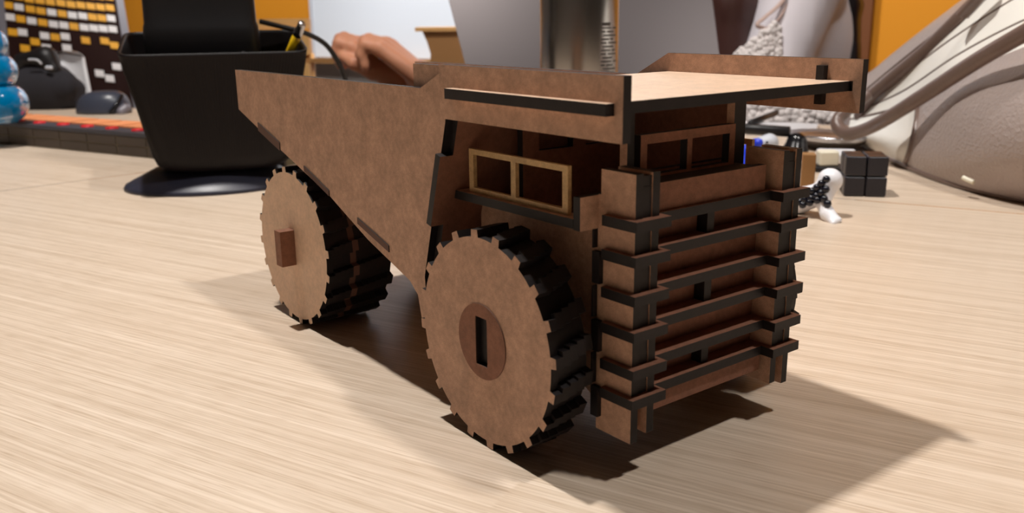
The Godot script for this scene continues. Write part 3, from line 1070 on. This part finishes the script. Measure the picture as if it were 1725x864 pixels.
	put("buckle", blob([[at(79, 114, bd - 40), at(86, 114, bd - 40), 3.0, 3.0]], 1.5, 2.0), bg, M.pale_grey)


func thick_sheet(grid: Array, thick: float) -> ArrayMesh:
	# wraps a grid of points into a closed shell
	var rows := []
	for r in grid:
		var row: PackedVector3Array = []
		for p in r:
			row.append(p)
		for i in range(r.size() - 1, -1, -1):
			row.append(r[i] + Vector3(CAM_F.x, 0, CAM_F.z).normalized() * thick)
		rows.append(row)
	return sheet(rows, true, true)


func make_laptop() -> void:
	var bl := on_y(812, 216, 4)
	var br := on_y(1227, 214, 4)
	var tl := at(727, -110, (bl - CAM).dot(CAM_F) + 70)
	var tr := at(1186, -110, (br - CAM).dot(CAM_F) + 70)
	var t := thing("laptop", "grey laptop with its lid back towards the camera, behind the metal can", "laptop", (bl + br) / 2)
	var n := (br - bl).cross(tl - bl).normalized()
	var rows := []
	for j in 2:
		var row: PackedVector3Array = []
		var a: Vector3 = [bl, tl][j]
		var b: Vector3 = [br, tr][j]
		row.append_array([a, b, b - n * 6.0, a - n * 6.0])
		rows.append(row)
	var g := Geo.new()
	g.quad(0, bl, br, tr, tl, n)
	g.quad(0, bl - n * 6, br - n * 6, tr - n * 6, tl - n * 6, -n)
	g.quad(0, bl, br, br - n * 6, bl - n * 6, Vector3.DOWN)
	g.quad(0, tl, tr, tr - n * 6, tl - n * 6, Vector3.UP)
	g.quad(0, bl, tl, tl - n * 6, bl - n * 6, (bl - br).normalized())
	g.quad(0, br, tr, tr - n * 6, br - n * 6, (br - bl).normalized())
	put("lid", g.mesh([M.lid]), t)
	var e := (br - bl).normalized()
	var away := Vector3(-n.x, 0, -n.z).normalized()
	var gb := Geo.new()
	var tb := Transform3D(Basis(e, Vector3.UP, -away), Vector3(bl.x, 0, bl.z))
	gb.box(0, Vector3(0, 0.5, -225), Vector3(bl.distance_to(br), 14, -4), tb)
	put("base", gb.mesh([M.lid]), t)


func make_can() -> void:
	var d := 745.0
	var c := at(976, 60, d)
	c.y = 0
	var t := thing("metal_can", "tall bare silver metal can with small dark print, behind the truck", "can", c)
	put("shell", lathe([Vector2(26, 0), Vector2(30, 2), Vector2(32.5, 8), Vector2(32.5, 148), Vector2(31, 156), Vector2(27, 163), Vector2(26.5, 166), Vector2(25, 166)], c, 64), t, M.can_metal)
	put("rim", lathe([Vector2(25, 164), Vector2(27, 164), Vector2(27, 168), Vector2(25, 168)], c, 48), t, M.silver)
	# print: lines of small lettering, too fine to read, and a heavier heading line
	var ink := plain(srgb(70, 64, 62), 0.6)
	var to_cam := atan2(CAM.z - c.z, CAM.x - c.x)
	for k in 27:
		var y := 124.0 - k * 2.9
		var heading := k == 0
		var a0 := to_cam - 0.56
		var a1 := a0 - (0.3 if heading else 0.52 + 0.1 * sin(k * 2.7))
		a1 = maxf(a1, to_cam - 1.4)
		var hh := 1.3 if heading else 0.62
		var g := Geo.new()
		for i in 10:
			if not heading and (i * 7 + k * 3) % 9 == 0:
				continue
			var p := lerpf(a0, a1, i / 10.0)
			var q := lerpf(a0, a1, (i + 0.9) / 10.0)
			var n := Vector3(cos((p + q) / 2), 0, sin((p + q) / 2))
			var pa := c + Vector3(cos(p) * 32.62, 0, sin(p) * 32.62)
			var pb := c + Vector3(cos(q) * 32.62, 0, sin(q) * 32.62)
			g.quad(0, pa + Vector3(0, y - hh, 0), pb + Vector3(0, y - hh, 0), pb + Vector3(0, y + hh, 0), pa + Vector3(0, y + hh, 0), n)
		put("print_line", g.mesh([ink]), t)


func make_person() -> void:
	var d := 1330.0
	var chest := at(1325, 60, d)
	var t := thing("person", "person in a white blouse with lace front, long brown hair, leaning over the table", "person", Vector3(chest.x, -300, chest.z))
	var right := Vector3(CAM_R.x, 0, CAM_R.z).normalized()
	var back := Vector3(CAM_F.x, 0, CAM_F.z).normalized()
	var hip := chest + right * 60.0 + Vector3(0, -420, 0) + back * 120.0
	var waist := chest + right * 36.0 + Vector3(0, -200, 0) + back * 90.0
	var ribs := chest + back * 70.0
	var neck := chest + Vector3(0, 200, 0) - right * 50.0 + back * 60.0
	var head := neck + Vector3(0, 130, 0) - right * 50.0
	var sh_n := chest + Vector3(0, 115, 0) + right * 22.0 - back * 40.0
	var sh_f := chest + Vector3(0, 125, 0) + right * 5.0 + back * 190.0
	var el_n := at(1290, 152, d - 50)
	var wr_n := at(752, 156, 1338)
	var el_f := at(1050, 140, d + 200)
	var wr_f := at(702, 156, 1394)
	# knees under the table
	var kn_n := hip - right * 380.0 + Vector3(0, 10, 0) - back * 60.0
	var kn_f := hip - right * 380.0 + Vector3(0, 10, 0) + back * 120.0
	var body := [
		[hip, waist, 115.0, 105.0], [waist, ribs, 105.0, 112.0], [ribs, chest + Vector3(0, 110, 0) + back * 60.0, 112.0, 85.0], [neck - Vector3(0, 50, 0), neck + Vector3(0, 60, 0), 48.0, 42.0],
		[sh_n, sh_f, 60.0, 60.0], [sh_n, el_n, 58.0, 44.0], [sh_f, el_f, 56.0, 44.0], [el_n, wr_n, 42.0, 26.0], [el_f, wr_f, 42.0, 26.0],
		[hip - back * 50.0, kn_n, 85.0, 62.0], [hip + back * 60.0, kn_f, 85.0, 62.0], [kn_n, Vector3(kn_n.x, -690, kn_n.z), 58.0, 40.0], [kn_f, Vector3(kn_f.x, -690, kn_f.z), 58.0, 40.0],
	]
	put("body", blob(body, 13.0, 30.0), t, M.shirt)
	var skull := [[head + Vector3(0, 40, 0), head + Vector3(0, 50, 0) + right * 18.0, 82.0, 82.0], [head - right * 30.0 - Vector3(0, 25, 0), head - right * 34.0 - Vector3(0, 50, 0), 52.0, 34.0], [neck, head - Vector3(0, 20, 0), 44.0, 46.0], [head - right * 84.0 - Vector3(0, 5, 0), head - right * 70.0 + Vector3(0, 25, 0), 13.0, 8.0]]
	put("head", blob(skull, 8.0, 18.0), t, M.skin)
	# hands resting over the table, each with five fingers
	hand(t, at(708, 128, 1335), at(640, 74, 1335), 1.0)
	hand(t, at(658, 128, 1390), at(596, 72, 1390), -1.0)
	# hair falling in front of the chest and down the back
	var hair := []
	for k in 7:
		var top := head + Vector3(0, 60, 0) + back * (k * 22.0 - 60.0) + right * 10.0
		var mid := at(1228 + k * 11, 10 + k * 3, d - 50 + k * 12)
		var low := at(1226 + k * 9, 130 - k * 10, d - 40 + k * 14)
		hair.append([top, mid, 40.0, 30.0])
		hair.append([mid, low, 30.0, 20.0])
	put("hair", blob(hair, 8.0, 12.0), t, M.hair)
	var tail := []
	for k in 3:
		tail.append([head + Vector3(0, 30, 0) + right * 60.0 + back * (k * 30.0), at(1424 + k * 3, 10, d + 20 + k * 20), 36.0, 22.0])
		tail.append([at(1424 + k * 3, 10, d + 20 + k * 20), at(1436 + k * 2, 110, d + 20 + k * 20), 18.0, 10.0])
	put("hair", blob(tail, 7.0, 8.0), t, M.hair_dark)
	put("strap", tube(smooth_path([at(1345, -40, d - 100), at(1318, 2, d - 108), at(1290, 28, d - 110), at(1276, 40, d - 110), at(1281, 46, d - 110), at(1298, 47, d - 106), at(1320, 20, d - 104), at(1335, -20, d - 100)]), 3.6, 8, 0.5), t, M.strap)
	# crocheted lace front: knots in rows
	var st := SurfaceTool.new()
	st.begin(Mesh.PRIMITIVE_TRIANGLES)
	var ball := SphereMesh.new()
	ball.radius = 0.0042
	ball.height = 0.0084
	ball.radial_segments = 8
	ball.rings = 4
	for j in 14:
		for i in 16:
			var px := 1226.0 + i * 6.4 + rng.randf_range(-1.5, 1.5) + j * 4.0
			var py := 102.0 - j * 4.6 + rng.randf_range(-1.5, 1.5)
			if px > 1316 or py < 100 - (px - 1226) * 0.78 or py < 40:
				continue
			st.append_from(ball, 0, Transform3D(Basis.from_scale(Vector3.ONE * rng.randf_range(0.7, 1.4)), at(px, py, d - 112 + absf(px - 1285) * 0.35) * MM))
	for j in 7:
		for i in 26:
			var px := 1250.0 + i * 6.0 + rng.randf_range(-2, 2)
			var py := 168.0 + j * 6.0 + rng.randf_range(-2, 2)
			st.append_from(ball, 0, Transform3D(Basis.from_scale(Vector3.ONE * rng.randf_range(0.6, 1.9)), at(px, py, d - 100) * MM))
	tag(put("lace_front", st.commit(), t, M.lace), "", "", "", "stuff")


func hand(t: Node3D, wrist: Vector3, knuckles: Vector3, way: float) -> void:
	var dir := (knuckles - wrist).normalized()
	var side := Vector3.UP.cross(dir).normalized()
	var palm_len := 66.0
	var bones := [[wrist - dir * 62.0, wrist, 25.0, 23.0]]
	for f in 4:
		var o := side * (f - 1.5) * 17.0
		var base := wrist + dir * palm_len + o + Vector3(0, 6.0 - absf(f - 1.3) * 3.0, 0)
		bones.append([wrist + o * 0.6, base, 14.0, 11.5])
		var ln: float = [36.0, 42.0, 40.0, 31.0][f]
		var j1 := base + dir * ln * 0.85 + Vector3(0, -ln * 0.35, 0) + o * 0.08
		var j2 := j1 + dir * ln * 0.25 + Vector3(0, -ln * 0.6, 0)
		var j3 := j2 - dir * ln * 0.18 + Vector3(0, -ln * 0.42, 0)
		bones.append([base, j1, 10.0, 9.0])
		bones.append([j1, j2, 9.0, 8.2])
		bones.append([j2, j3, 8.2, 7.2])
	var tb := wrist + dir * 24.0 - side * way * 26.0 - Vector3(0, 8, 0)
	var tm := tb + dir * 30.0 - side * way * 16.0 - Vector3(0, 6, 0)
	bones.append([wrist + dir * 10.0, tb, 16.0, 13.0])
	bones.append([tb, tm, 12.0, 10.0])
	bones.append([tm, tm + dir * 26.0 + side * way * 6.0 - Vector3(0, 8, 0), 10.0, 8.0])
	put("hand", blob(bones, 3.6, 5.0), t, M.skin)


func bag_grid() -> Array:
	# rows run from the front foot over the top to the back; each point is a place on the bag
	var g := [
		[on_y(1432, 236, 0), on_y(1500, 273, 0), on_y(1600, 313, 0), on_y(1725, 343, 0), on_y(1900, 372, 0)],
		[at(1428, 226, 905), at(1510, 246, 790), at(1615, 262, 668), at(1740, 262, 598), at(1930, 262, 545)],
		[at(1430, 214, 905), at(1520, 212, 792), at(1620, 190, 668), at(1750, 168, 596), at(1950, 150, 545)],
		[at(1432, 204, 912), at(1522, 186, 806), at(1625, 130, 690), at(1760, 76, 616), at(1950, 30, 560)],
		[at(1434, 190, 925), at(1518, 150, 830), at(1620, 82, 725), at(1760, 10, 650), at(1950, -60, 595)],
		[at(1438, 172, 945), at(1512, 112, 865), at(1610, 36, 770), at(1750, -60, 700), at(1950, -150, 640)],
		[at(1446, 140, 975), at(1506, 88, 915), at(1596, 18, 840), at(1720, -70, 780), at(1900, -170, 720)],
		[at(1462, 130, 1040), at(1530, 100, 1000), at(1620, 40, 930), at(1750, -30, 880), at(1920, -100, 820)],
	]
	var last: Array = []
	for k in 5:
		var p: Vector3 = g[7][k]
		last.append(Vector3(p.x, 0, p.z))
	g.append(last)
	return g


func refine(g: Array, steps: int) -> Array:
	# smooth both ways
	var wide := []
	for r in g:
		wide.append(smooth_path(r, steps))
	var cols := []
	for u in wide[0].size():
		var line := []
		for r in wide:
			line.append(r[u])
		cols.append(smooth_path(line, steps))
	var rows := []
	for v in cols[0].size():
		var row: PackedVector3Array = []
		for c in cols:
			row.append(c[v])
		rows.append(row)
	return rows


func make_handbag() -> void:
	var g := bag_grid()
	var t := thing("handbag", "taupe and white pebbled leather handbag with rolled handles", "handbag", on_y(1640, 325, 0))
	var rows := refine(g, 8)
	var flipped := []
	for r in rows:
		var row: PackedVector3Array = r.duplicate()
		flipped.append(row)
	var front := []
	var gusset := []
	var hem: PackedVector3Array = []
	for v in 26:
		front.append(flipped[v].slice(10))
		gusset.append(flipped[v].slice(0, 11))
		if v > 2:
			hem.append(flipped[v][10] - CAM_F * 0.5)
	put("front", sheet(front), t, M.taupe)
	put("gusset", sheet(gusset), t, M.bag_white)
	put("gusset_piping", tube(hem, 2.6, 8), t, M.taupe_dark)
	put("middle_panel", sheet(flipped.slice(25, 41)), t, M.bag_white)
	put("back", sheet(flipped.slice(40)), t, M.taupe)
	# closing panel at the near right end, outside the picture, and the foot
	var end := Geo.new()
	var first := Geo.new()
	for v in rows.size() - 1:
		var m: Vector3 = (rows[0][-1] + rows[-1][-1]) / 2.0
		end.tri(0, rows[v][-1], rows[v + 1][-1], m, (rows[0][-1] - rows[0][0]).normalized())
		var m0: Vector3 = (rows[0][0] + rows[-1][0]) / 2.0
		first.tri(0, rows[v][0], rows[v + 1][0], m0, (rows[0][0] - rows[0][-1]).normalized())
	put("end_panel", end.mesh([M.taupe]), t)
	put("end_panel", first.mesh([M.taupe]), t)
	# base piping, seams and handles
	var foot := []
	for p in g[0]:
		foot.append(p + Vector3(0, 2.5, 0))
	put("base_piping", tube(smooth_path(foot), 2.5, 8), t, M.taupe_dark)
	for line in [[26, 1.2], [31, 0.9], [36, 0.9], [41, 1.2]]:
		var path: PackedVector3Array = []
		for p in rows[line[0]]:
			path.append(p - CAM_F * 0.4)
		put("seam", tube(path, line[1], 6), t, M.taupe_dark)
	put("handle", tube(smooth_path([at(1462, 158, 850), at(1428, 184, 850), at(1410, 206, 850), at(1424, 224, 838), at(1450, 221, 815), at(1490, 202, 775), at(1560, 158, 715), at(1640, 106, 655), at(1725, 56, 605), at(1860, -20, 560)]), 6.0, 16), t, M.taupe_dark)
	put("handle", tube(smooth_path([at(1448, 196, 900), at(1462, 168, 880), at(1500, 134, 850), at(1560, 84, 800), at(1612, 34, 760), at(1660, -12, 740), at(1720, -60, 720)]), 6.0, 16), t, M.taupe_dark)
	var tabp := [at(1622, 26, 720), at(1646, 0, 710), at(1668, -30, 700)]
	put("handle_tab", tube(smooth_path(tabp), 11.0, 12, 0.35), t, M.taupe_dark)
	put("zip_pull", tube(smooth_path([at(1622, 299, 655), at(1630, 303, 652), at(1640, 307, 648)]), 1.8, 8), t, M.cream)


func make_right_clutter() -> void:
	# black two-by-two-by-two cube of blocks
	var c0 := on_y(1420, 331, 0)
	var c1 := on_y(1493, 333, 0)
	var e := (c1 - c0).normalized()
	var bk := Vector3.UP.cross(e).normalized()
	if bk.dot(CAM_F) < 0:
		bk = -bk
	var s := c0.distance_to(c1) / 2.0
	var cube := thing("block_cube", "black puzzle cube of eight blocks in front of the handbag", "puzzle cube", (c0 + c1) / 2 + bk * s)
	for i in 8:
		var p := c0 + e * (s * (0.5 + (i & 1))) + bk * (s * (0.5 + ((i >> 1) & 1))) + Vector3(0, s * (0.5 + (i >> 2)), 0)
		put("block", soft_box(Vector3.ONE * (s - 0.6), 1.4, Transform3D(Basis(e, Vector3.UP, -bk), p)), cube, M.cube)
	# white beaded lizard
	var d := 592.0
	var lz := thing("lizard_figurine", "white toy lizard with black beads along its back, beside the truck", "figurine", on_y(1385, 362, 0))
	var bones := [[at(1312, 348, 622), at(1345, 338, 612), 7.0, 8.5], [at(1345, 338, 612), at(1385, 326, 600), 8.5, 7.5], [at(1385, 326, 600), at(1398, 304, 598), 6.0, 8.2],
		[at(1384, 338, 596), at(1394, 360, 590), 5.0, 4.0], [at(1394, 360, 590), at(1412, 371, 584), 4.0, 2.4], [at(1394, 362, 590), at(1404, 376, 582), 3.2, 2.0], [at(1330, 344, 625), at(1318, 356, 630), 5.0, 3.0]]
	put("body", blob(bones, 1.2, 3.0), lz, M.toy_white)
	for q in [[1392, 302], [1384, 309], [1376, 316], [1368, 322], [1360, 328], [1391, 319], [1383, 325], [1375, 330], [1366, 334], [1355, 336], [1346, 340], [1388, 335], [1394, 343], [1376, 337], [1364, 341], [1352, 345]]:
		put("bead", lathe([Vector2(0.2, -2.6), Vector2(1.9, -1.9), Vector2(2.7, 0), Vector2(1.9, 1.9), Vector2(0.2, 2.6)], at(q[0], q[1], 588 + (1392 - q[0]) * 0.25), 12), lz, M.bead)
	# blue and white figurine seen under the canopy
	var bd := 800.0
	var bl := thing("beaded_figurine", "blue and pale grey beaded animal figurine seen past the cab", "figurine", on_y(1262, 280, 0))
	put("head", blob([[at(1282, 243, bd), at(1296, 240, bd), 7.0, 8.0], [at(1300, 246, bd), at(1304, 246, bd), 4.0, 3.0]], 1.6, 3.0), bl, M.pale_grey)
	put("body", blob([[at(1246, 262, bd), at(1252, 282, bd), 8.0, 10.0], [at(1258, 252, bd), at(1274, 244, bd), 5.0, 6.0]], 1.6, 3.0), bl, M.blue)
	put("spot", lathe([Vector2(0.2, -4.5), Vector2(3.5, -3), Vector2(4.5, 0), Vector2(3.5, 3), Vector2(0.2, 4.5)], at(1277, 241, bd - 6), 16), bl, M.blue)
	put("eye", lathe([Vector2(0.1, -1.4), Vector2(1.4, 0), Vector2(0.1, 1.4)], at(1292, 240, bd - 8), 10), bl, M.bead)
	# black round-ended case with a rod
	var dd := 840.0
	var ca := thing("round_case", "glossy black round-ended case lying behind the grille post", "case", on_y(1330, 262, 0))
	put("dome", blob([[at(1338, 262, dd), at(1342, 240, dd), 13.5, 9.5]], 2.0, 2.0), ca, M.black_gloss)
	put("rod", tube(PackedVector3Array([at(1215, 214, dd + 30), at(1330, 222, dd)]), 5.0, 12), ca, M.black)
	# small white boxes and a dark ruler beside them
	var bx := on_y(1392, 288, 0)
	var tr := Transform3D(Basis(e, Vector3.UP, -bk), bx)
	tag(put("white_box", soft_box(Vector3(16.5, 13, 12), 2.0, Transform3D(Basis(e, Vector3.UP, -bk).rotated(Vector3.UP, 0.2), bx + Vector3(0, 11.2, 0))), self, M.cream), "small cream plastic box on dark slab next to the black cube", "box")
	tag(put("dark_slab", soft_box(Vector3(58, 4.4, 18), 1.0, Transform3D(Basis(e, Vector3.UP, -bk), bx + Vector3(0, 2.3, 0) + e * 8.0)), self, M.black), "flat black slab under the small cream box", "slab")
	var b2 := on_y(1361, 318, 0)
	tag(put("card_box", soft_box(Vector3(10, 26, 12), 1.0, Transform3D(Basis(e, Vector3.UP, -bk), b2 + Vector3(0, 13.1, 0) + bk * 10)), self, M.wood_brown), "small brown card box just beyond the grille post", "box")
	var b3 := on_y(1408, 275, 0)
	tag(put("folded_paper", soft_box(Vector3(34, 10, 20), 3.0, Transform3D(Basis(e, Vector3.UP, -bk).rotated(e, 0.1), b3 + Vector3(0, 6.4, 0))), self, M.white), "folded white paper behind the cream box", "paper")
	# silver dish
	var sc := on_y(1398, 250, 0)
	var dish := thing("metal_dish", "shallow silver metal dish lying beside the handbag handle", "dish", sc)
	put("bowl", lathe([Vector2(0.2, 8), Vector2(22, 8), Vector2(36, 12), Vector2(44, 15), Vector2(45, 13), Vector2(36, 8), Vector2(22, 0.2), Vector2(0.2, 0.2)], sc, 40, Vector2(1.0, 0.75)), dish, M.silver)
	# pen and notebook by the person
	var np := on_y(1285, 222, 0)
	tag(put("notebook", soft_box(Vector3(150, 5, 90), 1.0, Transform3D(Basis(Vector3.UP, TURN + 0.15), np + Vector3(-20, 2.7, 0))), self, M.white), "white notebook on the far table, under the dark pen", "notebook")
	tag(put("dark_pen", tube(PackedVector3Array([on_y(1264, 207, 9.2), on_y(1308, 190, 9.2)]), 3.6, 10), self, M.black), "dark pen resting on the white notebook", "pen")


# ---------------------------------------------------------------- scene
func _ready() -> void:
	rng.seed = 77
	var cam := Camera3D.new()
	cam.name = "camera"
	add_child(cam)
	cam.transform = Transform3D(Basis(CAM_R, CAM_U, -CAM_F), CAM * MM)
	var lens := CameraAttributesPhysical.new()
	lens.frustum_focal_length = 35.0 / (2.0 * 432.0 / FOCAL)
	lens.frustum_focus_distance = 0.33
	lens.frustum_near = 0.02
	lens.frustum_far = 30.0
	lens.exposure_aperture = lens.frustum_focal_length / 1.6
	cam.attributes = lens
	cam.near = 0.02
	cam.far = 30.0
	cam.fov = rad_to_deg(2.0 * atan(432.0 / FOCAL))
	cam.current = true
	var env := Environment.new()
	env.background_mode = Environment.BG_COLOR
	env.background_color = Color(0, 0, 0)
	env.tonemap_mode = Environment.TONE_MAPPER_LINEAR
	env.tonemap_exposure = 1.47
	env.sdfgi_enabled = true
	env.ssao_enabled = true
	env.ssil_enabled = true
	var we := WorldEnvironment.new()
	we.name = "environment"
	we.environment = env
	add_child(we)
	make_materials()
	downlight(Vector3(-466, 0, 110), 1.9, 60.0, "ceiling downlight above the rear of the truck")
	downlight(Vector3(474, 0, -226), 0.9, 80.0, "ceiling downlight ahead of the truck")
	for k in 3:
		downlight(room([-1900.0, -700.0, 500.0][k], 0, -1250), [3.6, 3.8, 1.1][k], 120.0, ["added unseen downlight brightening the wall by the partition panel", "added unseen downlight brightening the whiteboard and its wall", "added unseen downlight brightening the wall behind the handbag"][k], Color(1.0, 0.98, 0.955), true)
	make_room()
	make_tables()
	make_truck()
	make_organizer()
	make_left_clutter()
	make_laptop()
	make_can()
	make_handbag()
	make_right_clutter()
	make_background()
	make_person()
